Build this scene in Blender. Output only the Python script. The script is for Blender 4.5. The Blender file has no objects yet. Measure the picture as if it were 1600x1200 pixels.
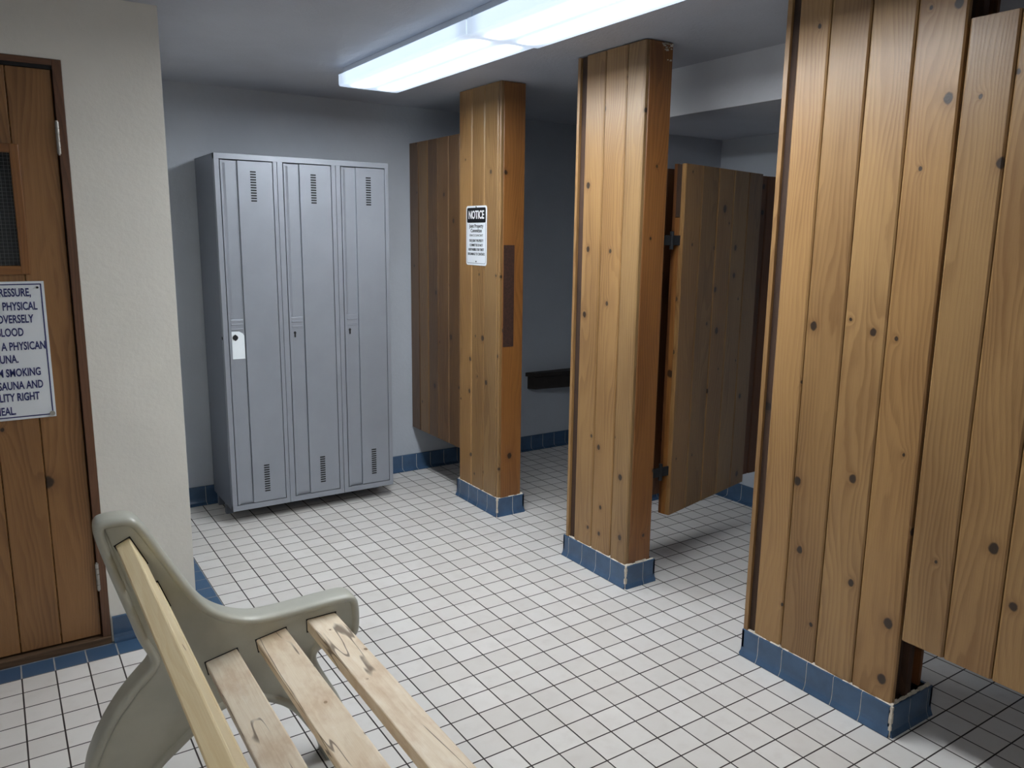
import bpy, math, random
from mathutils import Matrix, Vector
random.seed(7)
C = bpy.context.scene.collection
# ---------------------------------------------------------------- camera, world, exposure
cam_d = bpy.data.cameras.new('camera'); cam = bpy.data.objects.new('camera', cam_d); C.objects.link(cam)
YAW, PITCH, ROLL, CAMH = 5.83530375e-01, -1.85989486e-01, 1.22727395e-02, 1.6117401
cam_d.sensor_fit = 'HORIZONTAL'; cam_d.sensor_width = 36.0; cam_d.lens = 36.0*1231.553/1600
cam_d.clip_start = 0.02
fw = Vector((math.sin(YAW)*math.cos(PITCH), math.cos(YAW)*math.cos(PITCH), math.sin(PITCH)))
r0 = Vector((math.cos(YAW), -math.sin(YAW), 0)); u0 = r0.cross(fw)
rt = math.cos(ROLL)*r0 + math.sin(ROLL)*u0; up = -math.sin(ROLL)*r0 + math.cos(ROLL)*u0
cam.matrix_world = Matrix(((rt.x, up.x, -fw.x, 0), (rt.y, up.y, -fw.y, 0), (rt.z, up.z, -fw.z, CAMH), (0, 0, 0, 1)))
bpy.context.scene.camera = cam
W = bpy.data.worlds.new('world'); bpy.context.scene.world = W; W.use_nodes = True
W.node_tree.nodes['Background'].inputs[0].default_value = (0.5, 0.55, 0.6, 1)
W.node_tree.nodes['Background'].inputs[1].default_value = 0.05
vs = bpy.context.scene.view_settings
vs.view_transform = 'Standard'; vs.look = 'None'; vs.gamma = 1; vs.use_curve_mapping = False
vs.exposure = 0.1
TUBE = 78.0            # radiance of the fluorescent tubes seen through the lens
LIGHT_COL = (0.93, 0.97, 1.0)
TUBE2, LIGHT_COL2 = 60.0, (1.0, 0.90, 0.76)   # added unseen lamp behind the camera, warms the left wall and floor

# ---------------------------------------------------------------- materials
def lin(c): return tuple(((v/255)/12.92 if v/255 <= .04045 else ((v/255+.055)/1.055)**2.4) for v in c) + (1,)
class N:
    def __init__(s, name):
        s.m = bpy.data.materials.new(name); s.m.use_nodes = True
        s.t = s.m.node_tree; s.b = s.t.nodes['Principled BSDF']
    def node(s, typ, ins=None, **kw):
        n = s.t.nodes.new(typ)
        for k, v in kw.items(): setattr(n, k, v)
        for k, v in (ins or {}).items():
            if isinstance(v, bpy.types.NodeSocket): s.t.links.new(v, n.inputs[k])
            else: n.inputs[k].default_value = v
        return n
    def math(s, op, a, b=0.0, c=0.0, clamp=False):
        n = s.node('ShaderNodeMath', {0: a, 1: b, 2: c}, operation=op); n.use_clamp = clamp
        return n.outputs[0]
    def mix(s, f, a, b, bt='MIX'):
        n = s.node('ShaderNodeMix', data_type='RGBA', blend_type=bt)
        for i, v in ((0, f), (6, a), (7, b)):
            if isinstance(v, bpy.types.NodeSocket): s.t.links.new(v, n.inputs[i])
            else: n.inputs[i].default_value = v
        return n.outputs[2]
    def ramp(s, v, lo, hi, smooth=True):
        n = s.node('ShaderNodeMapRange', {0: v, 1: lo, 2: hi, 3: 0.0, 4: 1.0})
        n.interpolation_type = 'SMOOTHSTEP' if smooth else 'LINEAR'
        return n.outputs[0]
    def set(s, **kw):
        for k, v in kw.items():
            k = k.replace('_', ' ')
            if isinstance(v, bpy.types.NodeSocket): s.t.links.new(v, s.b.inputs[k])
            else: s.b.inputs[k].default_value = v
        return s
    def bump(s, h, strength=.3, dist=.002):
        n = s.node('ShaderNodeBump', {'Height': h, 'Strength': strength, 'Distance': dist})
        s.t.links.new(n.outputs[0], s.b.inputs['Normal']); return s

def noise(M, vec, scale, detail=3, rough=.5, dist=0.0):
    return M.node('ShaderNodeTexNoise', {'Vector': vec, 'Scale': scale, 'Detail': detail, 'Roughness': rough, 'Distortion': dist}).outputs[0]

def plain(name, c, rough=.5, metal=0, spec=.5, bump=0, bscale=80, var=.0, vscale=3):
    M = N(name); pos = M.node('ShaderNodeNewGeometry').outputs['Position']
    col = lin(c)
    if var:
        n = noise(M, pos, vscale, 4, .6)
        col = M.mix(M.ramp(n, .3, .7), tuple(x*(1-var) for x in col[:3])+(1,), tuple(min(1, x*(1+var)) for x in col[:3])+(1,))
    M.set(Base_Color=col, Roughness=rough, Metallic=metal)
    M.b.inputs['Specular IOR Level'].default_value = spec
    if bump: M.bump(noise(M, pos, bscale, 4, .6), bump, .004)
    return M.m

def wood(name, light, dark, knot, rough=.38, ring=24.0, kr=1.0, kscale=4.5, bump=.25, rs=.55, coat=0.18, worn=False):
    M = N(name)
    uv = M.node('ShaderNodeUVMap', uv_map='UVMap').outputs[0]
    sep = M.node('ShaderNodeSeparateXYZ', {0: uv}); u, v = sep.outputs[0], sep.outputs[1]
    # knots
    kv = M.node('ShaderNodeCombineXYZ', {0: u, 1: M.math('MULTIPLY', v, .8), 2: 0.0}).outputs[0]
    vo = M.node('ShaderNodeTexVoronoi', {'Vector': kv, 'Scale': kscale, 'Randomness': 1.0}, voronoi_dimensions='2D')
    d = vo.outputs['Distance']; cs = M.node('ShaderNodeSeparateColor', {0: vo.outputs['Color']})
    wob = noise(M, kv, 60, 2)
    d = M.math('ADD', d, M.math('MULTIPLY', M.math('SUBTRACT', wob, .5), .03))
    has = M.math('GREATER_THAN', cs.outputs[1], .28)
    rad = M.math('MULTIPLY_ADD', M.math('POWER', cs.outputs[0], 2.0), .05*kr, .022*kr)
    core = M.math('MULTIPLY', M.math('SUBTRACT', 1.0, M.ramp(M.math('DIVIDE', d, rad), .75, 1.15)), has)
    halo = M.math('MULTIPLY', M.math('SUBTRACT', 1.0, M.ramp(M.math('DIVIDE', d, rad), .8, 3.0)), has)
    # cathedral grain: contour lines of a stretched noise, drawn round the knots
    g1 = noise(M, M.node('ShaderNodeCombineXYZ', {0: M.math('MULTIPLY', u, 5.5), 1: M.math('MULTIPLY', v, .8), 2: 0.0}).outputs[0], 1.0, 2, .45)
    h = M.math('MULTIPLY_ADD', g1, 15.0, M.math('MULTIPLY', u, ring*2.2))
    wb = noise(M, M.node('ShaderNodeCombineXYZ', {0: M.math('MULTIPLY', u, 30.0), 1: M.math('MULTIPLY', v, 9.0), 2: 0.0}).outputs[0], 1.0, 2)
    h = M.math('ADD', h, M.math('MULTIPLY', wb, .5))
    h = M.math('ADD', h, M.math('MULTIPLY', M.math('MULTIPLY', M.math('EXPONENT', M.math('MULTIPLY', d, -22.0)), has), 2.6))
    fr = M.math('FRACT', h)
    ringv = M.math('MULTIPLY', M.ramp(fr, .15, .85), M.math('SUBTRACT', 1.0, M.ramp(fr, .88, 1.0)))
    fib = noise(M, M.node('ShaderNodeCombineXYZ', {0: M.math('MULTIPLY', u, 420.0), 1: M.math('MULTIPLY', v, 7.0), 2: 0.0}).outputs[0], 1.0, 3, .6)
    big = noise(M, M.node('ShaderNodeCombineXYZ', {0: M.math('MULTIPLY', u, 6.0), 1: M.math('MULTIPLY', v, 1.2), 2: 3.0}).outputs[0], 1.0, 3, .55)
    f = M.math('ADD', M.math('MULTIPLY', ringv, M.math('MULTIPLY', M.ramp(big, .25, .65), rs)), M.math('MULTIPLY', M.math('SUBTRACT', fib, .35), .8), clamp=True)
    col = M.mix(f, lin(light), lin(dark))
    col = M.mix(M.math('MULTIPLY', M.ramp(big, .4, .75), .45), col, lin(dark))
    col = M.mix(M.math('MULTIPLY', halo, .45), col, lin(dark))
    col = M.mix(M.math('MULTIPLY', core, .95), col, lin(knot))
    if worn:   # drying checks along the grain and brown weather stains
        ck = noise(M, M.node('ShaderNodeCombineXYZ', {0: M.math('MULTIPLY', u, 7.0), 1: M.math('MULTIPLY', v, .7), 2: 7.0}).outputs[0], 1.0, 3, .55)
        line = M.math('SUBTRACT', 1.0, M.ramp(M.math('ABSOLUTE', M.math('SUBTRACT', ck, .5)), .0015, .006))
        gate = M.ramp(noise(M, M.node('ShaderNodeCombineXYZ', {0: M.math('MULTIPLY', u, 9.0), 1: M.math('MULTIPLY', v, 3.0), 2: 1.0}).outputs[0], 1.0, 2), .46, .52)
        st = M.ramp(noise(M, M.node('ShaderNodeCombineXYZ', {0: M.math('MULTIPLY', u, 16.0), 1: M.math('MULTIPLY', v, 6.0), 2: 2.0}).outputs[0], 1.0, 4, .65), .42, .72)
        col = M.mix(M.math('MULTIPLY', st, .55), col, lin((196, 164, 130)))
        wh = M.ramp(noise(M, M.node('ShaderNodeCombineXYZ', {0: M.math('MULTIPLY', u, 25.0), 1: M.math('MULTIPLY', v, 9.0), 2: 5.0}).outputs[0], 1.0, 4, .6), .52, .75)
        col = M.mix(M.math('MULTIPLY', wh, .4), col, lin((246, 238, 224)))
        col = M.mix(M.math('MULTIPLY', M.math('MULTIPLY', line, gate), .8), col, lin((92, 74, 58)))
    t = M.node('ShaderNodeAttribute', attribute_name='tint').outputs['Color']
    col = M.mix(1.0, col, t, 'MULTIPLY')
    M.set(Base_Color=col, Roughness=M.math('MULTIPLY_ADD', fib, .25, rough-.1))
    M.b.inputs['Coat Weight'].default_value = coat; M.b.inputs['Coat Roughness'].default_value = .3
    M.bump(M.math('ADD', M.math('MULTIPLY', ringv, -.4), fib), bump, .0012)
    return M.m

m_pine = wood('varnished_knotty_pine', (164, 128, 82), (120, 85, 48), (38, 24, 14))
m_pine_o = wood('orange_varnished_pine', (146, 98, 50), (106, 64, 30), (40, 24, 14))
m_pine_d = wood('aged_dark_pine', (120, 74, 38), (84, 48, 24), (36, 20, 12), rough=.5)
m_door = wood('sauna_door_pine', (150, 110, 68), (104, 70, 40), (40, 26, 16), ring=30, kscale=3.5)
m_frame = wood('red_brown_timber', (112, 76, 52), (78, 52, 36), (36, 24, 16), rough=.45)
m_core = wood('bare_dark_timber', (70, 48, 34), (44, 30, 22), (22, 14, 10), rough=.8, coat=0)
m_thr = wood('worn_threshold_timber', (104, 80, 58), (72, 54, 38), (40, 28, 20), rough=.7, coat=0)
m_slat = wood('bleached_bench_pine', (238, 225, 203), (212, 190, 160), (128, 104, 80), rough=.6, ring=20, kr=.9, kscale=7.5, rs=.35, coat=0, bump=.2, worn=True)
m_slat_y = wood('fresh_bench_pine', (242, 226, 188), (224, 198, 146), (120, 84, 48), rough=.5, ring=30, kr=.9, kscale=3.4, rs=.35, coat=.1, bump=.15)
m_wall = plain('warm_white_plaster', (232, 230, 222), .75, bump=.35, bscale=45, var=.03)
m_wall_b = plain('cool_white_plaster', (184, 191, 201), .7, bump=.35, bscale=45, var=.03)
m_wall_k = plain('lit_bulkhead_plaster', (228, 231, 236), .7, bump=.3, bscale=45, var=.03)  # brighter plaster copy: light on the bulkhead face put into its colour
m_ceil = plain('textured_grey_ceiling', (178, 183, 194), .48, bump=.55, bscale=70, var=.04)
m_tile = None
m_blue = plain('glazed_blue_tile', (66, 92, 122), .22, bump=.05, bscale=20, var=.14, vscale=9)
m_grout = plain('pale_tile_grout', (206, 204, 196), .85, bump=.4, bscale=200, var=.12, vscale=30)
m_caulk = plain('cracked_white_caulk', (208, 200, 186), .8, bump=.8, bscale=90, var=.22, vscale=40)
m_metal = plain('grey_locker_enamel', (148, 154, 164), .36, metal=.25, spec=.5, bump=.02, bscale=12, var=.03, vscale=6)
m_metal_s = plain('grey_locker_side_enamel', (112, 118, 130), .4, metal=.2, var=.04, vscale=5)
m_dark = plain('dark_fittings_and_slot_shade', (22, 24, 28), .8)  # also stands in for shade inside the vents and slat slots
m_steel = plain('brushed_hinge_steel', (176, 174, 168), .4, metal=.8)
m_white = plain('white_sign_plastic', (228, 234, 240), .3)
m_paper = plain('white_paper_sticker', (235, 243, 250), .6)
m_black = plain('black_sign_print', (14, 16, 20), .4)
m_navy = plain('navy_sign_print', (36, 44, 104), .4)
m_white2 = plain('white_sign_print', (240, 240, 242), .4)
m_bench = plain('grey_green_cast_plastic', (178, 179, 168), .36, bump=.06, bscale=260, var=.07, vscale=7)
m_seat = plain('dark_stained_seat', (44, 38, 36), .6, var=.2, vscale=20)
m_house = plain('white_fixture_enamel', (206, 210, 216), .5)
m_glue = plain('dark_adhesive_residue', (58, 32, 20), .85, bump=.9, bscale=160, var=.3, vscale=60)

# floor tiles: 107 mm grid of white quarry tile, dark grout, blue border tiles by the sauna wall
def floor_mat():
    M = N('white_ceramic_floor_tile'); P = .107
    pos = M.node('ShaderNodeNewGeometry').outputs['Position']
    s = M.node('ShaderNodeSeparateXYZ', {0: pos}); x, y = s.outputs[0], s.outputs[1]
    x = M.math('ADD', x, M.math('MULTIPLY', M.math('LESS_THAN', x, .36), .015))
    wob = noise(M, pos, 9, 2)
    def cell(a, off):
        q = M.math('DIVIDE', M.math('SUBTRACT', a, off), P)
        fl_ = M.math('FLOOR', q); fr = M.math('SUBTRACT', q, fl_)
        e = M.math('MULTIPLY', M.math('MINIMUM', fr, M.math('SUBTRACT', 1.0, fr)), P)
        return fl_, e
    cx, ex = cell(x, .0862); cy, ey = cell(y, .0653)
    gw = M.math('MULTIPLY_ADD', wob, .0010, .0017)
    e = M.math('MINIMUM', ex, ey)
    g = M.math('SUBTRACT', 1.0, M.ramp(M.math('SUBTRACT', e, gw), -.0003, .0009))
    wn = M.node('ShaderNodeTexWhiteNoise', {0: M.node('ShaderNodeCombineXYZ', {0: cx, 1: cy, 2: 0.0}).outputs[0]}, noise_dimensions='3D').outputs[0]
    mott = noise(M, pos, 14, 4, .6); dirt = noise(M, pos, 2.2, 4, .65)
    base = M.mix(wn, lin((212, 209, 205)), lin((224, 222, 219)))
    base = M.mix(M.math('MULTIPLY', M.ramp(mott, .45, .8), .35), base, lin((196, 190, 184)))
    base = M.mix(M.math('MULTIPLY', M.ramp(dirt, .55, .8), .25), base, lin((180, 172, 160)))
    blue = M.mix(wn, lin((58, 84, 114)), lin((72, 100, 130)))
    ma = M.math('MULTIPLY', M.math('GREATER_THAN', y, 3.1683), M.math('LESS_THAN', x, .7282))
    base = M.mix(ma, base, blue)
    gc = M.mix(ma, M.mix(noise(M, pos, 6, 3), lin((24, 18, 18)), lin((58, 48, 46))), lin((150, 150, 150)))
    col = M.mix(g, base, gc)
    M.set(Base_Color=col, Roughness=M.math('MULTIPLY_ADD', g, .5, .33))
    M.bump(M.math('MULTIPLY_ADD', g, -1.0, M.math('MULTIPLY', mott, .05)), .5, .0015)
    return M.m
m_tile = floor_mat()

def glass_mat():
    M = N('dark_wired_glass')
    uv = M.node('ShaderNodeUVMap', uv_map='UVMap').outputs[0]
    s = M.node('ShaderNodeSeparateXYZ', {0: uv})
    def w(a):
        fr = M.math('FRACT', M.math('DIVIDE', a, .0125))
        return M.math('LESS_THAN', fr, .1)
    g = M.math('MAXIMUM', w(s.outputs[0]), w(s.outputs[1]))
    M.set(Base_Color=M.mix(g, lin((34, 38, 40)), lin((96, 100, 100))), Roughness=M.math('MULTIPLY_ADD', g, .3, .12))
    M.bump(g, .4, .001)
    return M.m
m_glass = glass_mat()

def lens_mat(name, TUBE, LIGHT_COL):
    M = N(name)
    s = M.node('ShaderNodeSeparateXYZ', {0: M.node('ShaderNodeUVMap', uv_map='UVMap').outputs[0]})
    u, v = s.outputs[0], s.outputs[1]       # u across the fixture (m), v metres from the nearer end
    a = M.math('ABSOLUTE', M.math('SUBTRACT', M.math('ABSOLUTE', u), .072))
    tube = M.math('EXPONENT', M.math('MULTIPLY', M.math('POWER', M.math('DIVIDE', a, .024), 2.0), -1.0))
    end = M.ramp(v, .02, .11)
    e = M.math('MULTIPLY_ADD', M.math('MULTIPLY', tube, end), TUBE, .72)
    e = M.math('ADD', e, M.math('MULTIPLY', end, .33))
    col = M.mix(M.ramp(e, .6, 4.0), (.62, .78, 1.0, 1), LIGHT_COL+(1,))
    M.set(Base_Color=(.5, .5, .5, 1), Roughness=.3, Emission_Color=col, Emission_Strength=e)
    return M.m
m_lens = lens_mat('glowing_prismatic_lens', TUBE, LIGHT_COL)
m_lens_w = lens_mat('glowing_warm_lens', TUBE2, LIGHT_COL2)

# ---------------------------------------------------------------- mesh helpers
class MB:
    def __init__(s): s.v = []; s.f = []; s.uv = []; s.t = []
    def face(s, pts, uvs=None, tint=(1, 1, 1)):
        i = len(s.v); s.v += [tuple(p) for p in pts]; s.f.append(list(range(i, i+len(pts))))
        s.uv.append(uvs or [(0, 0)]*len(pts)); s.t.append(tint)
    def prism(s, poly, org, a, b, c, length, tint=(1, 1, 1), uo=(0, 0), closed=True):
        """poly = (p,q) points in the plane (a,b); extruded along c by length."""
        org, a, b, c = Vector(org), Vector(a), Vector(b), Vector(c)
        n = len(poly); ar = sum(poly[i][0]*poly[(i+1) % n][1]-poly[(i+1) % n][0]*poly[i][1] for i in range(n))
        if (ar > 0) != (a.cross(b).dot(c) > 0): poly = poly[::-1]
        P0 = [org+a*p+b*q for p, q in poly]; P1 = [x+c*length for x in P0]
        d = 0
        for i in range(n):
            j = (i+1) % n; l = (P0[j]-P0[i]).length
            # u follows the long (a) coordinate so grain runs across faces continuously
            ua, ub = poly[i][0]+poly[i][1]*.7, poly[j][0]+poly[j][1]*.7
            s.face([P0[i], P0[j], P1[j], P1[i]], [(ua+uo[0], uo[1]), (ub+uo[0], uo[1]), (ub+uo[0], uo[1]+length), (ua+uo[0], uo[1]+length)], tint)
        if closed:
            e = [(p*1.0+uo[0], q+uo[1]) for p, q in poly]
            s.face(P0[::-1], e[::-1], tint); s.face(P1, e, tint)
    def box(s, x0, x1, y0, y1, z0, z1, tint=(1, 1, 1), uo=None, axis='z'):
        uo = uo if uo is not None else (random.random()*9, random.random()*9)
        if axis == 'z': s.prism([(x0, y0), (x1, y0), (x1, y1), (x0, y1)], (0, 0, z0), (1, 0, 0), (0, 1, 0), (0, 0, 1), z1-z0, tint, uo)
        elif axis == 'y': s.prism([(x0, z0), (x1, z0), (x1, z1), (x0, z1)], (0, y0, 0), (1, 0, 0), (0, 0, 1), (0, 1, 0), y1-y0, tint, uo)
        else: s.prism([(y0, z0), (y1, z0), (y1, z1), (y0, z1)], (x0, 0, 0), (0, 1, 0), (0, 0, 1), (1, 0, 0), x1-x0, tint, uo)
    def cyl(s, c, ax, r, l, n=16, tint=(1, 1, 1)):
        ax = Vector(ax).normalized(); a = ax.orthogonal().normalized(); b = ax.cross(a)
        s.prism([(r*math.cos(t*2*math.pi/n), r*math.sin(t*2*math.pi/n)) for t in range(n)], Vector(c)-ax*l/2, a, b, ax, l, tint)
    def build(s, name, mat, parent=None, base=None, bevel=0, seg=2, smooth=False, weld=True):
        off = Vector(base) if base is not None else (parent_world(parent) if parent else Vector((0, 0, 0)))
        me = bpy.data.meshes.new(name)
        me.from_pydata([tuple(Vector(v)-off) for v in s.v], [], s.f); me.update()
        ul = me.uv_layers.new(name='UVMap'); at = me.color_attributes.new('tint', 'FLOAT_COLOR', 'CORNER')
        ul = me.uv_layers['UVMap']; at = me.color_attributes['tint']
        k = 0
        for fi, f in enumerate(s.f):
            for j in range(len(f)):
                ul.data[k].uv = s.uv[fi][j]; at.data[k].color = tuple(s.t[fi])+(1,); k += 1
        me.materials.append(mat)
        o = bpy.data.objects.new(name, me); C.objects.link(o)
        if parent: o.parent = parent; o.location = (0, 0, 0)
        else: o.location = off
        if weld or bevel:
            import bmesh
            bm = bmesh.new(); bm.from_mesh(me); bmesh.ops.remove_doubles(bm, verts=bm.verts, dist=1e-5); bm.to_mesh(me); bm.free()
        if bevel:
            b = o.modifiers.new('bevel', 'BEVEL'); b.width = bevel; b.segments = seg; b.limit_method = 'ANGLE'; b.angle_limit = math.radians(40)
            b.harden_normals = False
        if smooth:
            for p in me.polygons: p.use_smooth = True
        return o
def parent_world(p):
    v = Vector((0, 0, 0))
    while p is not None: v += Vector(p.location); p = p.parent
    return v
def thing(name, label, cat, loc, group=None):
    o = bpy.data.objects.new(name, None); C.objects.link(o); o.location = loc; o.empty_display_size = .1
    o['label'] = label; o['category'] = cat
    if group: o['group'] = group
    return o
def tag(o, label, cat, group=None):
    o['label'] = label; o['category'] = cat
    if group: o['group'] = group
    return o
def struct(mb, name, mat, base=(0, 0, 0), **k):
    o = mb.build(name, mat, None, base, **k); o['kind'] = 'structure'; return o
def rect(name, mat, *b, **k):
    m = MB(); m.box(*b); return struct(m, name, mat, **k)
def tn(lo=.82, hi=1.06, warm=.03):
    t = random.uniform(lo, hi); w = random.uniform(-warm, warm)
    return (t*(1+w), t, t*(1-w*1.5))

def boards(mb, org, a, n, cuts, z0, z1, th=.019, gap=.0034, ch=.0055, tints=None, up_=(0, 0, 1)):
    """Vertical boards; cuts = boundaries along a; n = outward normal; face lies on n = 0."""
    a, n = Vector(a), Vector(n)
    for i in range(len(cuts)-1):
        p0, p1 = cuts[i]+gap/2, cuts[i+1]-gap/2
        poly = [(p0, -th), (p1, -th), (p1, -ch*.8), (p1-ch, 0), (p0+ch, 0), (p0, -ch*.8)]
        t = tints[i] if tints else tn()
        mb.prism(poly, Vector(org)+Vector(up_)*z0, a, n, up_, z1-z0, t, (random.random()*20, random.random()*20))

def tile_run(mt, mg, p0, p1, n, h=.108, pitch=.1085, start=0.0, toe=.022, face=.009, z=0.0):
    p0, p1, n = Vector(p0), Vector(p1), Vector(n); d = p1-p0; L = d.length; d.normalize()
    prof = [(0, h-.001), (face-.002, h), (face, h-.003), (face, .034), (face+.002, .020), (face+.007, .009), (toe, .003), (toe, 0), (0, 0)]
    cuts = [0.0]; q = start if start > 0.02 else start+pitch
    while q < L-.02: cuts.append(q); q += pitch
    cuts.append(L)
    for i in range(len(cuts)-1):
        g = .0014; a0 = cuts[i]+(g if i else 0); a1 = cuts[i+1]-(g if i < len(cuts)-2 else 0)
        s = random.uniform(.86, 1.08)
        mt.prism(prof, p0+d*a0+Vector((0, 0, z)), n, (0, 0, 1), d, a1-a0, (s, s, s), (i*.37, 0))
    gp = [(0, h-.004), (face-.0008, h-.004), (face-.0008, .034), (face+.001, .019), (face+.006, .008), (toe-.001, .002), (toe-.001, 0), (0, 0)]
    mg.prism(gp, p0+d*.001+Vector((0, 0, z)), n, (0, 0, 1), d, L-.002)

def text(body, size, org, right, upv, mat, name, parent, align='CENTER', sx=1.0, off=0.0, ext=.0006, space=1.0):
    cu = bpy.data.curves.new('lettering', 'FONT'); cu.body = body; cu.size = size; cu.align_x = align; cu.align_y = 'CENTER'
    cu.extrude = ext; cu.offset = off; cu.space_character = space; cu.resolution_u = 3
    t = bpy.data.objects.new('lettering', cu); C.objects.link(t)
    bpy.context.view_layer.update()
    me = bpy.data.meshes.new_from_object(t.evaluated_get(bpy.context.evaluated_depsgraph_get()))
    bpy.data.objects.remove(t)
    r, u = Vector(right), Vector(upv); nn = r.cross(u); off_ = parent_world(parent)
    for v in me.vertices: v.co = Vector(org)+r*(v.co.x*sx)+u*v.co.y+nn*v.co.z-off_
    me.materials.clear(); me.materials.append(mat)
    o = bpy.data.objects.new(name, me); C.objects.link(o); o.parent = parent
    return o
def rrect(w, h, r, n=6):
    pts = []
    for cx, cy, a0 in ((w/2-r, h/2-r, 0), (-w/2+r, h/2-r, 90), (-w/2+r, -h/2+r, 180), (w/2-r, -h/2+r, 270)):
        for k in range(n+1):
            a = math.radians(a0+90*k/n); pts.append((cx+r*math.cos(a), cy+r*math.sin(a)))
    return pts

# ---------------------------------------------------------------- room shell
ZC = 2.42; YB = 4.82; XR = 3.80; YD = 3.29; XL = -2.2; YF = -1.8; XA = .60
rect('floor', m_tile, XL, XR, YF, YB+.0, -.06, 0.0)
rect('ceiling', m_ceil, XL, XR, YF, YB, ZC, ZC+.06)
rect('wall_back', m_wall_b, XA-.02, XR+.1, YB, YB+.1, -.06, ZC+.06)
rect('wall_right', m_wall_b, XR, XR+.1, YF, YB, -.06, ZC+.06)
rect('wall_front', m_wall_b, XL-.1, XR+.1, YF-.1, YF, -.06, ZC+.06)
rect('wall_left', m_wall_b, XL-.1, XL, YF, YD+.2, -.06, ZC+.06)
# sauna wall with the doorway (frame opening X -.62..0.275, top 2.195)
DX0, DX1, DZ = -.66, .276, 2.193
w = MB()
w.box(XL, DX0, YD, YB+.1, 0, ZC); w.box(DX0, DX1, YD, YD+.3, DZ, ZC); w.box(DX1, XA, YD, YB+.1, 0, ZC)
w.box(DX0, DX1, YD+.16, YD+.3, 0, DZ)
struct(w, 'wall_sauna', m_wall, weld=False)
rect('wall_stall', m_wall_b, 2.90, XR, 3.47, 3.56, 0, ZC)
rect('ceiling_soffit', m_ceil, 2.89, XR, YF, 3.47, 2.198, ZC)
rect('wall_bulkhead', m_wall_k, 2.880, 2.8905, YF, 3.47, 2.1975, ZC)  # thin face sheet in the brighter copy, reads lit above the darker soffit
# skim coat patch on the ceiling left of the lights
pm = MB(); pts = []
for k in range(48):
    a = 2*math.pi*k/48; rr = 1+.03*math.sin(3*a+1)+.02*math.sin(7*a)
    pts.append((1.0+.335*rr*math.cos(a), 2.58+.335*rr*math.sin(a)))
pm.prism(pts, (0, 0, ZC-.0035), (1, 0, 0), (0, 1, 0), (0, 0, 1), .003)
struct(pm, 'ceiling_patch', m_ceil)
# baseboards (cove tile)
def base(name, segs, h=.108, toe=.045, face=.012):
    mt, mg = MB(), MB()
    for p0, p1, n, st in segs: tile_run(mt, mg, p0, p1, n, h=h, start=st, toe=toe, face=face)
    o = struct(mt, name, m_blue, weld=False); g = mg.build('grout', m_grout, o, weld=False)
    return o
base('baseboard_back', [((XA, YB, 0), (XR, YB, 0), (0, -1, 0), .045)])
base('baseboard_right', [((XR, YF, 0), (XR, 3.47, 0), (-1, 0, 0), .05), ((XR, 3.56, 0), (XR, YB, 0), (-1, 0, 0), .05)])
base('baseboard_stall', [((2.90, 3.47, 0), (XR, 3.47, 0), (0, -1, 0), .05)])
base('baseboard_sauna', [((DX1+.006, YD, 0), (XA, YD, 0), (0, -1, 0), .108)], toe=.02)
base('baseboard_alcove', [((XA, YD, 0), (XA, YB, 0), (1, 0, 0), .05)], toe=.02)

# ---------------------------------------------------------------- timber pillars
def corner_tiles(root, x0, x1, y0, y1, h=.108):
    mt, mg = MB(), MB(); f = .010
    tile_run(mt, mg, (x0+f, y0+.002, 0), (x0+f, y1, 0), (-1, 0, 0), h=h, start=.1085, face=f, toe=.02)
    tile_run(mt, mg, (x0+.0, y0+f, 0), (x1, y0+f, 0), (0, -1, 0), h=h, start=.1085, face=f, toe=.02)
    tile_run(mt, mg, (x0, y1-f, 0), (x1, y1-f, 0), (0, 1, 0), h=h, start=.1085, face=f, toe=.02)
    tile_run(mt, mg, (x1-f, y0, 0), (x1-f, y1, 0), (1, 0, 0), h=h, start=.1085, face=f, toe=.02)
    o = mt.build('tile_base', m_blue, root, weld=False); mg.build('grout', m_grout, o, weld=False)
    # uneven caulk bead along the tile tops and down the near corner
    ck = MB()
    def bead(p, q, w, n):
        p, q = Vector(p), Vector(q); L = (q-p).length; d = (q-p)/L; k = max(2, int(L/.02))
        for i in range(k):
            hh = random.uniform(.004, .011)
            ck.prism([(0, 0), (w, 0), (w*.5, hh*.5), (0, hh)], p+d*(L*i/k), n, (0, 0, 1), d, L/k*1.02)
    z = h-.003
    bead((x0+.016, y0+.004, z), (x0+.016, y1-.004, z), -.014, (1, 0, 0))
    bead((x0+.004, y0+.016, z), (x1-.004, y0+.016, z), -.014, (0, 1, 0))
    for i in range(9):
        hh = h/9; w_ = random.uniform(.004, .009)
        ck.box(x0-w_*.25, x0+w_, y0-w_*.25, y0+w_, i*hh, (i+1)*hh)
    ck.build('caulk', m_caulk, root, weld=False)

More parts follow.
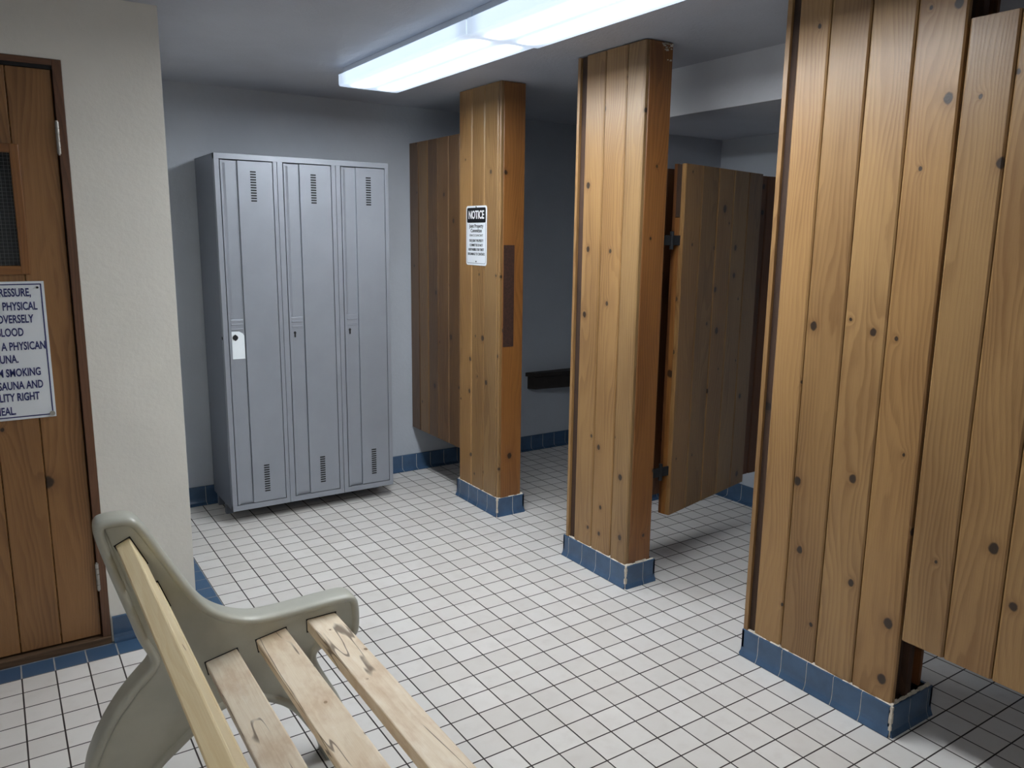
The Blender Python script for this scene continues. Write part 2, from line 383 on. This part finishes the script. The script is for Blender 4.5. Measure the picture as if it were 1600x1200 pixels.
def pillar(label, x0, x1, y0, y1, cuts, far_trim=True, end='closed', group='timber clad pillars'):
    root = thing('timber_pillar', label, 'pillar', ((x0+x1)/2, (y0+y1)/2, 0), group)
    zb = .104
    inner = MB(); inner.box(x0+.022, x1-.022 if end == 'closed' else x0+.10, y0+.022 if end == 'closed' else y0+.03, y1-.022, .002, ZC-.001, (1, 1, 1))
    inner.build('core', m_core, root)
    f = MB(); boards(f, (x0, 0, 0), (0, 1, 0), (-1, 0, 0), cuts, zb, ZC-.003-.004*random.random())
    f.build('face_boards', m_pine, root, weld=False)
    if end == 'closed':
        e = MB(); boards(e, (0, y0, 0), (1, 0, 0), (0, -1, 0), [x0+.019, x1], zb, ZC-.004, ch=.003, tints=[(1, .97, .93)])
        e.build('end_board', m_pine_o, root, weld=False)
    bk = MB(); boards(bk, (x1, 0, 0), (0, 1, 0), (1, 0, 0), [y0+.02, (y0+y1)/2, y1], zb, ZC-.004)
    boards(bk, (0, y1, 0), (1, 0, 0), (0, 1, 0), [x0+.02, x1], zb, ZC-.004)
    bk.build('back_boards', m_pine_d, root, weld=False)
    if far_trim:
        t = MB(); t.box(x0-.004, x0+.02, y1-.001, y1+.018, zb, ZC-.006, tn()); t.build('edge_trim', m_pine, root, bevel=.002)
    return root

p1 = pillar('far timber pillar with the black and white notice on it', 2.352, 2.512, 3.70, 4.150, [3.70, 3.727, 3.866, 4.004, 4.150], far_trim=False)
corner_tiles(p1, 2.342, 2.53, 3.690, 4.165)
g = MB(); pts = []
g.box(2.377, 2.447, 3.698, 3.7005, .995, 1.56); o = g.build('adhesive_strip', m_glue, p1); o['label'] = 'dark rough strip of old adhesive'
p2 = pillar('middle timber pillar, bare of signs, standing between the lockers and the open stall door', 2.352, 2.505, 2.585, 3.020, [2.585, 2.700, 2.844, 2.980], far_trim=True)
t = MB(); t.box(2.362, 2.372, 2.98, 3.02, .104, ZC-.005); t.build('recess_strip', m_core, p2)
corner_tiles(p2, 2.342, 2.525, 2.570, 3.050)
# chipped plaster left on the ceiling end of the middle pillar
ch = MB()
for i in range(26):
    x = random.uniform(2.44, 2.503); z = ZC-.003-abs(random.gauss(0, .028)); s = random.uniform(.003, .010)
    ch.prism([(0, 0), (s*1.7, .2*s), (s*1.2, s), (.1*s, .8*s)], (x-s, 2.5845, min(z, ZC-.012)), (1, 0, 0), (0, 0, 1), (0, -1, 0), .0012)
ch.build('plaster_smear', m_caulk, p2, weld=False)
p3 = pillar('nearest and widest timber pillar, open at its near end', 2.352, 2.565, 1.272, 1.868, [1.272, 1.421, 1.570, 1.716, 1.868-.028], far_trim=True, end='open')
t = MB(); t.box(2.360, 2.372, 1.835, 1.868, .104, ZC-.005); t.build('recess_strip', m_core, p3)
t = MB(); t.box(2.440, 2.470, 1.278, 1.31, .104, ZC-.004, (1.3, 1.2, 1.1)); t.build('end_post', m_core, p3)
corner_tiles(p3, 2.342, 2.585, 1.262, 1.885)

# ceiling plaster lips above the pillars
# ---------------------------------------------------------------- stall panels and doors
# fixed panel from far pillar to the back wall
r = thing('stall_partition', 'knotty plank partition, tinted dark for weak light, hanging between the far pillar and the back wall', 'partition', (2.37, 4.49, .305))
f = MB(); boards(f, (2.356, 0, 0), (0, 1, 0), (-1, 0, 0), [4.152, 4.290, 4.427, 4.562, 4.690, 4.818], .305, 2.19,
                 tints=[(.46, .42, .44), (.72, .70, .68), (.42, .39, .41), (.48, .44, .44), (.42, .39, .40)][::-1])  # low tints carry the weak light here, plus plain board-to-board differences
f.build('face_boards', m_pine, r, weld=False)
f = MB(); boards(f, (2.396, 0, 0), (0, 1, 0), (1, 0, 0), [4.152, 4.290, 4.427, 4.562, 4.690, 4.818], .305, 2.19); f.build('back_boards', m_pine_d, r, weld=False)
# near closed door right of the nearest pillar
r = thing('stall_door', 'closed plank stall door beside the nearest pillar, cut off by the right edge', 'door', (2.37, .93, .345))
cuts = [.545, .690, .838, .988, 1.130, 1.266]
f = MB(); boards(f, (2.352, 0, 0), (0, 1, 0), (-1, 0, 0), cuts, .345, 2.222, tints=[tn(.95, 1.05) for _ in cuts]); f.build('face_boards', m_pine, r, weld=False)
f = MB(); boards(f, (2.395, 0, 0), (0, 1, 0), (1, 0, 0), cuts, .345, 2.222); f.build('back_boards', m_pine_d, r, weld=False)
# open door, turned into the stall behind the middle pillar
ang = math.atan2(.185, .76)
r = thing('stall_door', 'open plank stall door swung inward behind the middle pillar', 'door', (2.62, 2.60, .30))
da, dn = Vector((math.cos(ang), math.sin(ang), 0)), Vector((math.sin(ang), -math.cos(ang), 0))
bw = .152; cuts = [i*bw for i in range(6)]
org = Vector((2.62, 2.592, 0))
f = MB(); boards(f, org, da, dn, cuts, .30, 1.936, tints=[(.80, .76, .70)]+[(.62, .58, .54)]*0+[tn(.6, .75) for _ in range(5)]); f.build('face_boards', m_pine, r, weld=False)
f = MB(); boards(f, org-dn*.062, da, -dn, cuts, .30, 1.936); f.build('back_boards', m_pine_d, r, weld=False)
f = MB(); f.prism([(-.001, -.043), (.05, -.043), (.05, -.0195), (-.001, -.0195)], org+Vector((0, 0, .30)), da, dn, (0, 0, 1), 1.40, (1, 1, 1))
f.build('edge_post', m_pine_o, r, bevel=.0015)
f = MB(); f.prism([(0, -.043), (.7, -.043), (.7, -.0195), (0, -.0195)], org+Vector((0, 0, 1.703)), da, dn, (0, 0, 1), .230, (1, 1, 1))
f.build('top_rail', m_core, r, bevel=.0015)
for hz in (.52, 1.60):
    f = MB(); f.box(2.504, 2.622, 2.604, 2.612, hz-.022, hz+.022); f.cyl((2.57, 2.608, hz), (0, 0, 1), .009, .08, 12); f.build('hinge', m_dark, r)
# fixed divider between the two changing stalls
r = thing('stall_partition', 'dark plank divider between changing stalls, behind the open door', 'partition', (3.15, 2.93, .30))
cuts = [2.53, 2.68, 2.83, 2.98, 3.13, 3.28, 3.43, 3.58, 3.73, 3.795]
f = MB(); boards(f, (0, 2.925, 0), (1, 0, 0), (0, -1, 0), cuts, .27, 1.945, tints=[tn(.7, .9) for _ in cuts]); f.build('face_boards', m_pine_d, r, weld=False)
f = MB(); boards(f, (0, 2.965, 0), (1, 0, 0), (0, 1, 0), cuts, .27, 1.945); f.build('back_boards', m_pine_d, r, weld=False)
# corner seat in the far stall
r = thing('wall_bench', 'dark wall mounted bench seat in the shadowy far changing stall', 'bench', (3.5, YB, .5))
f = MB(); pl = [(3.30, YB-.001), (3.34, YB-.07), (3.795, YB-.13), (3.795, YB-.001)]
f.prism(pl, (0, 0, .572), (1, 0, 0), (0, 1, 0), (0, 0, 1), .03); f.build('seat', m_seat, r, bevel=.003)
f = MB(); pl = [(3.32, YB-.001), (3.355, YB-.055), (3.795, YB-.11), (3.795, YB-.001)]
f.prism(pl, (0, 0, .475), (1, 0, 0), (0, 1, 0), (0, 0, 1), .098); f.build('apron', m_seat, r, bevel=.003)

# ---------------------------------------------------------------- notice sign on the far pillar
XS = 2.3515; cy, cz = 3.949, 1.609
r = thing('notice_sign', 'small white notice sign with a black header on the far pillar', 'sign', (XS, cy, cz))
R_, U_ = (0, -1, 0), (0, 0, 1)
m = MB(); m.prism(rrect(.226, .335, .016), (XS, cy, cz), R_, U_, (-1, 0, 0), .002); m.build('plate', m_white, r)
m = MB(); outer = rrect(.206, .314, .010); inner = rrect(.2015, .3095, .009)
for i in range(len(outer)):
    j = (i+1) % len(outer)
    def P(p): return Vector((XS-.0024, cy-p[0], cz+p[1]))
    m.face([P(outer[i]), P(outer[j]), P(inner[j]), P(inner[i])])
m.build('border', m_black, r)
m = MB(); m.prism(rrect(.206, .084, .012), (XS-.002, cy, cz+.115), R_, U_, (-1, 0, 0), .0006); m.build('header', m_black, r)
text('NOTICE', .064, (XS-.0029, cy, cz+.115), R_, U_, m_white2, 'heading', r, sx=.74, off=.0013)
y0 = cz
for s_, dz, sz, sx in (('Joint Property', .054, .029, .92), ('Committee', .028, .029, .92), ('O N C C U N C N T', .001, .017, .98),
                       ('THE JOINT PROPERTY', -.029, .0205, .78), ('COMMITTEE IS NOT', -.054, .0205, .80),
                       ('RESPONSIBLE FOR THEFT', -.079, .0205, .74), ('OR DAMAGE TO CONTENTS', -.104, .0205, .70)):
    text(s_, sz, (XS-.0023, cy, cz+dz), R_, U_, m_black, 'print', r, sx=sx, off=.0003)
for dz in (.161, -.146):
    m = MB(); m.cyl((XS-.003, cy, cz+dz), (1, 0, 0), .004, .003); m.build('screw', m_dark, r)

# ---------------------------------------------------------------- lockers
LX, LY, LZ0, LZ1, LD = 1.017, 4.35, .076, 2.013, .44
r = thing('locker_unit', 'grey metal three door locker unit standing against the back wall', 'lockers', (LX+.487, LY+LD/2, 0))
LX1 = 1.991
b = MB()
b.box(LX, LX+.002, LY+.03, LY+LD, LZ0, LZ1); b.box(LX1-.002, LX1, LY+.03, LY+LD, LZ0, LZ1)
b.box(LX, LX1, LY+.03, LY+LD, LZ1-.002, LZ1); b.box(LX, LX1, LY+.03, LY+LD, LZ0, LZ0+.002); b.box(LX, LX1, LY+LD-.002, LY+LD, LZ0, LZ1)
b.box(LX+.01, LX1-.01, LY+.05, LY+LD-.01, LZ0+.01, LZ1-.01)
b.build('carcass', m_metal_s, r, weld=False)
ST = [(LX, 1.0425), (1.3195, 1.3405), (1.3425, 1.3725), (1.645, 1.6695), (1.6715, 1.6985), (1.968, LX1)]
b = MB()
for a0, a1 in ST: b.box(a0, a1, LY-.002, LY+.03, LZ0, LZ1)
b.box(LX, LX1, LY-.0025, LY+.03, LZ1-.028, LZ1+.001); b.box(LX, 1.3405, LY-.0025, LY+.03, LZ0, .106); b.box(1.3425, 1.6695, LY-.0025, LY+.03, LZ0, .106); b.box(1.6715, LX1, LY-.0025, LY+.03, LZ0, .106)
b.build('front_frame', m_metal, r, bevel=.0012, weld=False)
for lx in (LX+.01, LX1-.05):
    for ly in (LY+.20, LY+LD-.06):
        b = MB(); b.box(lx, lx+.04, ly, ly+.035, 0, LZ0+.001); b.build('leg', m_metal_s, r)
b = MB()
for k in range(1, 3): pass
for di, (a0, a1) in enumerate([(1.0465, 1.3165), (1.3765, 1.642), (1.7025, 1.965)]):
    d = MB(); z0, z1 = .110, 1.980; yf = LY-.001; rc = a0+.088      # recess between a0+.010 and rc
    th = .016
    d.box(a0, a0+.012, yf, yf+th, z0, z1); d.box(rc, a1, yf, yf+th, z0, z1)
    d.box(a0+.011, rc+.001, yf+.012, yf+th, z0, z1)
    # sloping channel sides, upper deep grip and shallow lower strip
    d.prism([(0, 0), (.016, .012), (0, .012)], (a0+.012, yf, 1.155), (1, 0, 0), (0, 1, 0), (0, 0, 1), z1-1.155-.012)
    d.box(a0+.012, rc-.007, yf+.004, yf+.013, z0+.012, 1.150)
    do = d.build('door', m_metal, r, bevel=.0012, weld=False)
    l = MB(); l.box(a0+.012, rc-.009, yf+.001, yf+.012, 1.085, 1.146)
    l.box(a0+.014, rc-.011, yf-.003, yf+.004, 1.120, 1.127); l.box(a0+.014, rc-.011, yf-.001, yf+.004, 1.094, 1.099)
    l.build('latch', m_metal, do, bevel=.001, weld=False)
    for zt, n_ in ((1.930, 12), (.322, 12)):
        v = MB(); cx = (rc+a1)/2-.022*0-.012
        for k in range(n_): v.box(cx-.015, cx+.015, yf-.001, yf+.004, zt-.0072-k*.0136, zt-k*.0136)
        v.build('vent_slots', m_dark, do)  # black bars stand in for the shade inside the vent openings
    for zt in (1.93, 1.05, .20):
        h = MB(); h.cyl((a1+.004, LY-.0035, zt), (0, 0, 1), .0035, .07, 10); h.build('hinge', m_metal, do)
    kx = a0+.030 if di else a0+.032
    kp = MB(); kz = 1.052
    kp.prism(rrect(.008, .034, .0035, 3), (kx, yf+(.0005 if di == 0 else .002), kz), (1, 0, 0), (0, 0, 1), (0, -1, 0), .003)
    kp.cyl((kx, yf-.0002 if di == 0 else yf+.0012, kz+.009), (0, 1, 0), .007, .003, 12)
    if di == 0: kp.cyl((kx, yf-.0006, kz), (0, 1, 0), .0145, .0025, 16)
    kp.build('keyhole', m_dark, do)
    if di == 0:
        s = MB(); x0, x1 = a0+.014, rc-.008; pts = [(x0, .935), (x1, .935), (x1, 1.060), (x1-.006, 1.072), (x0+.04, 1.085), (x0, 1.087)]
        s.prism(pts, (0, yf+.0045, 0), (1, 0, 0), (0, 0, 1), (0, -1, 0), .003)
        o = s.build('sticker', m_paper, do); o['label'] = 'blank white sticker around the keyhole'
b = MB(); b.cyl((LX-.001, LY+.02, 1.05), (1, 0, 0), .009, .003); b.build('bolt', m_dark, r)

# ---------------------------------------------------------------- sauna door (in the wall opening)
r = bpy.data.objects.new('door_1', None); C.objects.link(r); r.location = ((DX0+DX1)/2, YD+.02, 0); r['kind'] = 'structure'
fr = MB()
fr.box(DX1-.030, DX1-.001, YD-.004, YD+.12, .02, DZ-.001, (1, 1, 1)); fr.box(DX0+.001, DX0+.030, YD-.004, YD+.12, .02, DZ-.001)
fr.box(DX0+.03, DX1-.030, YD-.003, YD+.12, DZ-.022, DZ-.001, axis='x')
fr.build('door_frame', m_frame, r, bevel=.002, weld=False)
stp = MB(); stp.box(DX0+.03, DX1-.03, YD+.002, YD+.014, DZ-.034, DZ-.022); stp.build('door_stop', m_dark, r)
th = MB(); th.box(DX0+.002, DX1-.002, YD-.012, YD+.12, 0.0, .030, axis='x'); th.build('threshold', m_thr, r, bevel=.003)
sl = MB(); cuts = [-.618, -.560, -.430, -.295, -.165, -.030, .105, .243]
wx0, wx1, wz0, wz1 = -.50, .108, 1.478, 1.880
ys = YD+.010; zt, zb = DZ-.036, .040
for i in range(len(cuts)-1):
    t_ = tn(.85, 1.05); seedo = (random.random()*20, random.random()*20)
    def seg(c0, c1, za, zb_, t_=t_, so=seedo):
        sl.prism([(c0+.001, -.035), (c1-.001, -.035), (c1-.001, -.003), (c1-.004, 0), (c0+.004, 0), (c0+.001, -.003)], (0, ys, za), (1, 0, 0), (0, -1, 0), (0, 0, 1), zb_-za, t_, (so[0], so[1]+za))
    c0, c1 = cuts[i], cuts[i+1]
    if c0 >= wx1 or c1 <= wx0: seg(c0, c1, zb, zt)
    else:
        seg(c0, c1, zb, wz0); seg(c0, c1, wz1, zt)
        if c1 > wx1 and c0 < wx1: seg(wx1, c1, wz0, wz1)
        if c0 < wx0 and c1 > wx0: seg(c0, wx0, wz0, wz1)
slab = sl.build('door_slab', m_door, r, weld=False)
mo = MB(); q = .022
mo.box(wx1-q*.6, wx1+.016, ys-.010, ys+.006, wz0-q, wz1+q); mo.box(wx0-.018, wx0+q, ys-.010, ys+.006, wz0-q, wz1+q)
mo.box(wx0, wx1, ys-.009, ys+.006, wz1-q*.4, wz1+q, axis='x'); mo.box(wx0, wx1, ys-.009, ys+.006, wz0-q, wz0+q*.4, axis='x')
mo.build('window_moulding', m_pine_o, slab, bevel=.003, weld=False)
gl = MB(); gl.face([(wx0, ys+.012, wz0), (wx1, ys+.012, wz0), (wx1, ys+.012, wz1), (wx0, ys+.012, wz1)], [(0, 0), (wx1-wx0, 0), (wx1-wx0, wz1-wz0), (0, wz1-wz0)])
gl.face([(wx1, ys+.018, wz0), (wx0, ys+.018, wz0), (wx0, ys+.018, wz1), (wx1, ys+.018, wz1)], [(0, 0), (wx1-wx0, 0), (wx1-wx0, wz1-wz0), (0, wz1-wz0)])
gl.build('window_pane', m_glass, slab)
for zc in (1.93, .285):
    h = MB()
    for k in range(5): h.cyl((.2455, YD-.002, zc-.044+k*.022), (0, 0, 1), .0068, .0205, 12)
    h.cyl((.2455, YD-.002, zc), (0, 0, 1), .004, .118, 10)
    h.build('hinge', m_steel, slab, smooth=False)

# sauna warning sign
YS = YD+.009
r = thing('warning_sign', 'white sauna rules sign with navy lettering screwed to the plank door', 'sign', (-.2, YS, 1.18))
sx0, sx1, sz0, sz1 = -.56, .160, .936, 1.432
m = MB(); m.box(sx0, sx1, YS-.004, YS, sz0, sz1); m.build('plate', m_white, r, bevel=.001)
m = MB(); q, bw_ = .0085, .004
for (a, b_, c_, d_) in ((sx0+q, sx1-q, sz1-q-bw_, sz1-q), (sx0+q, sx1-q, sz0+q, sz0+q+bw_), (sx0+q, sx0+q+bw_, sz0+q, sz1-q), (sx1-q-bw_, sx1-q, sz0+q, sz1-q)):
    m.box(a, b_, YS-.0046, YS-.0038, c_, d_)
m.build('border', m_navy, r, weld=False)
CAMP = Vector((0, 0, CAMH))
def on_y(px, py, Y):
    d = rt*((px-800)/1231.553)-up*((py-600)/1231.553)+fw
    return CAMP+d*(Y/d.y)
for s_, ex, ey in (('PRESSURE,', 48, 457), ('PHYSICAL', 58, 478), ('ADVERSELY', 52, 498), ('BLOOD', 37, 519), ('CONSULT A PHYSICAN', 71.5, 539),
                   ('SAUNA.', 29, 561), ('FROM SMOKING', 64, 580), ('THE SAUNA AND', 67.6, 599.5), ('FACILITY RIGHT', 62, 618), ('MEAL.', 25, 642)):
    p = on_y(ex, ey, YS)
    text(s_, .0400, (p.x, YS-.0045, p.z), (1, 0, 0), (0, 0, 1), m_navy, 'print', r, align='RIGHT', sx=.60, off=.0009)
for (px, py, rr) in ((58, 449, .004), (82, 645, .009)):
    p = on_y(px, py, YS); m = MB(); m.cyl((p.x, YS-.006, p.z), (0, 1, 0), rr, .005, 12); m.build('screw', m_dark if rr < .005 else m_steel, r)

# ---------------------------------------------------------------- ceiling lights
def fixture(label, y0, y1, zb, x0=1.538, x1=1.862, lens=None):
    r = thing('ceiling_light', label, 'light fixture', ((x0+x1)/2, (y0+y1)/2, ZC), 'surface mounted fluorescent lights')
    m = MB(); m.box(x0+.022, x1-.022, y0+.004, y1-.004, 2.384, ZC-.001); m.build('housing', m_house, r)
    # wrap lens: straight sides, rounded lower edges
    cx = (x0+x1)/2; w = (x1-x0)/2; zt = 2.386
    prof = [(-w, zt), (-w, zb+.009)]+[(-w+.009-.009*math.cos(t), zb+.009-.009*math.sin(t)) for t in (math.radians(30), math.radians(60), math.radians(90))]
    prof += [(-w+.05, zb-.001), (w-.05, zb-.001)]+[(w-.009+.009*math.sin(t), zb+.009-.009*math.cos(t)) for t in (0, math.radians(30), math.radians(60))]+[(w, zb+.009), (w, zt)]
    m = MB(); L = y1-y0; ys_ = [0, .03, .07, .12, L/2, L-.12, L-.07, L-.03, L]
    nseg = len(prof)
    for k in range(len(ys_)-1):
        for i in range(nseg-1):
            (ua, za), (ub, zb_) = prof[i], prof[i+1]
            va, vb = min(ys_[k], L-ys_[k]), min(ys_[k+1], L-ys_[k+1])
            m.face([(cx+ua, y0+ys_[k], za), (cx+ua, y0+ys_[k+1], za), (cx+ub, y0+ys_[k+1], zb_), (cx+ub, y0+ys_[k], zb_)][::-1],
                   [(ua, va), (ua, vb), (ub, vb), (ub, va)][::-1])
    for yy, fl_ in ((y0, 1), (y1, -1)):
        pts = [(cx+u_, yy, z_) for u_, z_ in prof]; uv = [(u_, 0) for u_, z_ in prof]
        m.face(pts[::fl_], uv[::fl_])
    m.face([(cx-w, y0, zt), (cx-w, y1, zt), (cx+w, y1, zt), (cx+w, y0, zt)], [(.3, 0)]*4)
    m.build('lens', lens or m_lens, r)
    return r
fixture('farther wrap lens ceiling light, the one nearest the lockers', 2.664, 3.925, 2.332)
fixture('nearer wrap lens ceiling light, cut off by the top edge', 1.395, 2.656, 2.325)

fixture('warm toned wrap lens ceiling light added out of view to brighten the left wall and floor', -1.1, .15, 2.332, -.95, -.63, m_lens_w)  # extra fixture out of view, added to light the left wall and floor

# ---------------------------------------------------------------- slatted bench
Y0 = 2.15
r = thing('park_bench', 'slatted timber bench with grey cast end frames in the foreground', 'bench', (.45, 1.3, 0))
O = [(.160, .850), (.163, .880), (.180, .892), (.232, .892), (.260, .882), (.283, .848), (.336, .745), (.381, .660), (.407, .616), (.432, .587), (.469, .560), (.518, .537), (.559, .528), (.623, .526), (.696, .528), (.771, .530), (.825, .530), (.850, .518), (.861, .490), (.862, .415), (.850, .388), (.82, .380), (.74, .380), (.716, .362), (.735, .31), (.765, .25), (.79, .2), (.815, .12), (.835, .05), (.845, 0), (.738, 0), (.732, .031), (.714, .077), (.68, .138), (.657, .179), (.62, .223), (.578, .250), (.54, .270), (.48, .281), (.432, .272), (.39, .245), (.339, .206), (.283, .165), (.255, .133), (.225, .07), (.21, 0), (.075, 0), (.080, .12), (.096, .215), (.107, .247), (.128, .295), (.157, .344), (.192, .392), (.233, .434), (.268, .465), (.266, .487), (.241, .54), (.228, .592), (.194, .712), (.170, .806)]
def chaikin(P):
    out = []
    for i in range(len(P)):
        a, b_ = P[i], P[(i+1) % len(P)]
        if a[1] == 0 and b_[1] == 0: out += [a, b_]; continue
        if a[1] == 0: out += [(a[0]*.25+b_[0]*.75, a[1]*.25+b_[1]*.75)]; continue
        if b_[1] == 0: out += [(a[0]*.75+b_[0]*.25, a[1]*.75+b_[1]*.25)]; continue
        out += [(a[0]*.75+b_[0]*.25, a[1]*.75+b_[1]*.25), (a[0]*.25+b_[0]*.75, a[1]*.25+b_[1]*.75)]
    return out
O = chaikin(chaikin(O))
def inset(P, d):
    n = len(P); ar = sum(P[i][0]*P[(i+1) % n][1]-P[(i+1) % n][0]*P[i][1] for i in range(n)); sg = 1 if ar > 0 else -1; out = []
    for i in range(n):
        a, b_, c_ = P[i-1], P[i], P[(i+1) % n]
        e1 = Vector((b_[0]-a[0], b_[1]-a[1])); e2 = Vector((c_[0]-b_[0], c_[1]-b_[1]))
        if e1.length < 1e-7: e1 = e2
        if e2.length < 1e-7: e2 = e1
        e1.normalize(); e2.normalize(); t_ = (e1+e2)
        if t_.length < 1e-5: t_ = e1
        t_.normalize(); nx, nz = -t_.y*sg, t_.x*sg
        k = 1/max(.5, t_.dot(e1))
        out.append((b_[0]+nx*d*k, b_[1]+nz*d*k))
    return out
def end_frame(yn, sgn, slats):
    """yn: face of the web the slats meet; sgn=+1 when the web lies beyond it."""
    # rounded rim: rings from the web crease over the rim and back
    rim_w = .023
    prof = [(rim_w, 0.0), (rim_w*.98, -.006), (rim_w*.80, -.013), (rim_w*.5, -.0165), (rim_w*.2, -.0125), (.03*rim_w, -.004), (0, .006), (0, .050), (.03*rim_w, .060), (rim_w*.2, .0685), (rim_w*.5, .0725), (rim_w*.8, .069), (rim_w*.98, .062), (rim_w, .056)]
    rings = [[(x, yn+sgn*o, max(0.0, z)) for x, z in inset(O, d)] for d, o in prof]
    n = len(O); verts = [v for rg in rings for v in rg]; faces = []
    for k in range(len(rings)-1):
        for i in range(n):
            j = (i+1) % n; q_ = [k*n+i, k*n+j, (k+1)*n+j, (k+1)*n+i]
            faces.append(q_)
    faces.append(list(range(n))[::-1]); faces.append([(len(rings)-1)*n+i for i in range(n)])
    off = parent_world(r)
    me = bpy.data.meshes.new('end_frame'); me.from_pydata([tuple(Vector(v)-off) for v in verts], [], faces); me.update()
    import bmesh
    bm = bmesh.new(); bm.from_mesh(me); bmesh.ops.recalc_face_normals(bm, faces=bm.faces)
    big = [f_ for f_ in bm.faces if len(f_.verts) > 10]
    bmesh.ops.triangulate(bm, faces=big); bm.to_mesh(me); bm.free()
    for p in me.polygons: p.use_smooth = abs(p.normal.y) < .999
    me.materials.append(m_bench)
    o = bpy.data.objects.new('end_frame', me); C.objects.link(o); o.parent = r
    for (px, pz, ax, az, w_, t_) in slats:
        a = Vector((ax, 0, az)).normalized(); b_ = Vector((-a.z, 0, a.x)) if True else None
        if b_.z > 0 and abs(a.x) > abs(a.z): b_ = -b_
        g_ = .0025; s = MB()
        s.prism([(-g_, -g_), (w_+g_, -g_), (w_+g_, t_+g_), (-g_, t_+g_)], (px, yn-sgn*.0008, pz), a, b_, (0, sgn, 0), .01)
        s.build('slot', m_dark, o)
    return o
# (start x,z of upper near edge, direction along width, width, thickness below)
SL = [(.405, .430, .088, .017, .0885, .038), (.546, .457, .090, .015, .0885, .038), (.697, .4785, .092, .001, .0885, .038)]
SB = [(.240, .833, .037, -.079, .087, .038), (.298, .697, .026, -.074, .080, .038)]
def fixb(s):  # thickness direction must point away from the sitter
    return s
end_frame(Y0, 1, []); end_frame(.42, -1, [])
ef = [o for o in bpy.data.objects if o.name.startswith('end_frame')]
for i, (px, pz, ax, az, w_, t_) in enumerate(SL+SB):
    back = i >= 3
    a = Vector((ax, 0, az)).normalized()
    b_ = Vector((a.z, 0, -a.x))
    if b_.z > 0 and not back: b_ = -b_
    if back and b_.x > 0: b_ = -b_
    s = MB(); t_o = (random.random()*9, random.random()*9)
    s.prism([(0, 0), (w_, 0), (w_, t_), (0, t_)], (px, .43, pz), a, b_, (0, 1, 0), Y0+.012-.43, (1, 1, 1) if not back else (1, 1, 1), t_o)
    s.build('back_slat' if back else 'seat_slat', m_slat_y if back else m_slat, r, bevel=.004)
    for e_, yn, sg in ((ef[0], Y0, 1), (ef[1], .42, -1)):
        g_ = .0028; s = MB()
        s.prism([(-g_, -g_), (w_+g_, -g_), (w_+g_, t_+g_), (-g_, t_+g_)], (px, yn-sg*.0007, pz), a, b_, (0, sg, 0), .006)
        s.build('slot', m_dark, e_)  # black box stands in for the shaded gap round the slat end
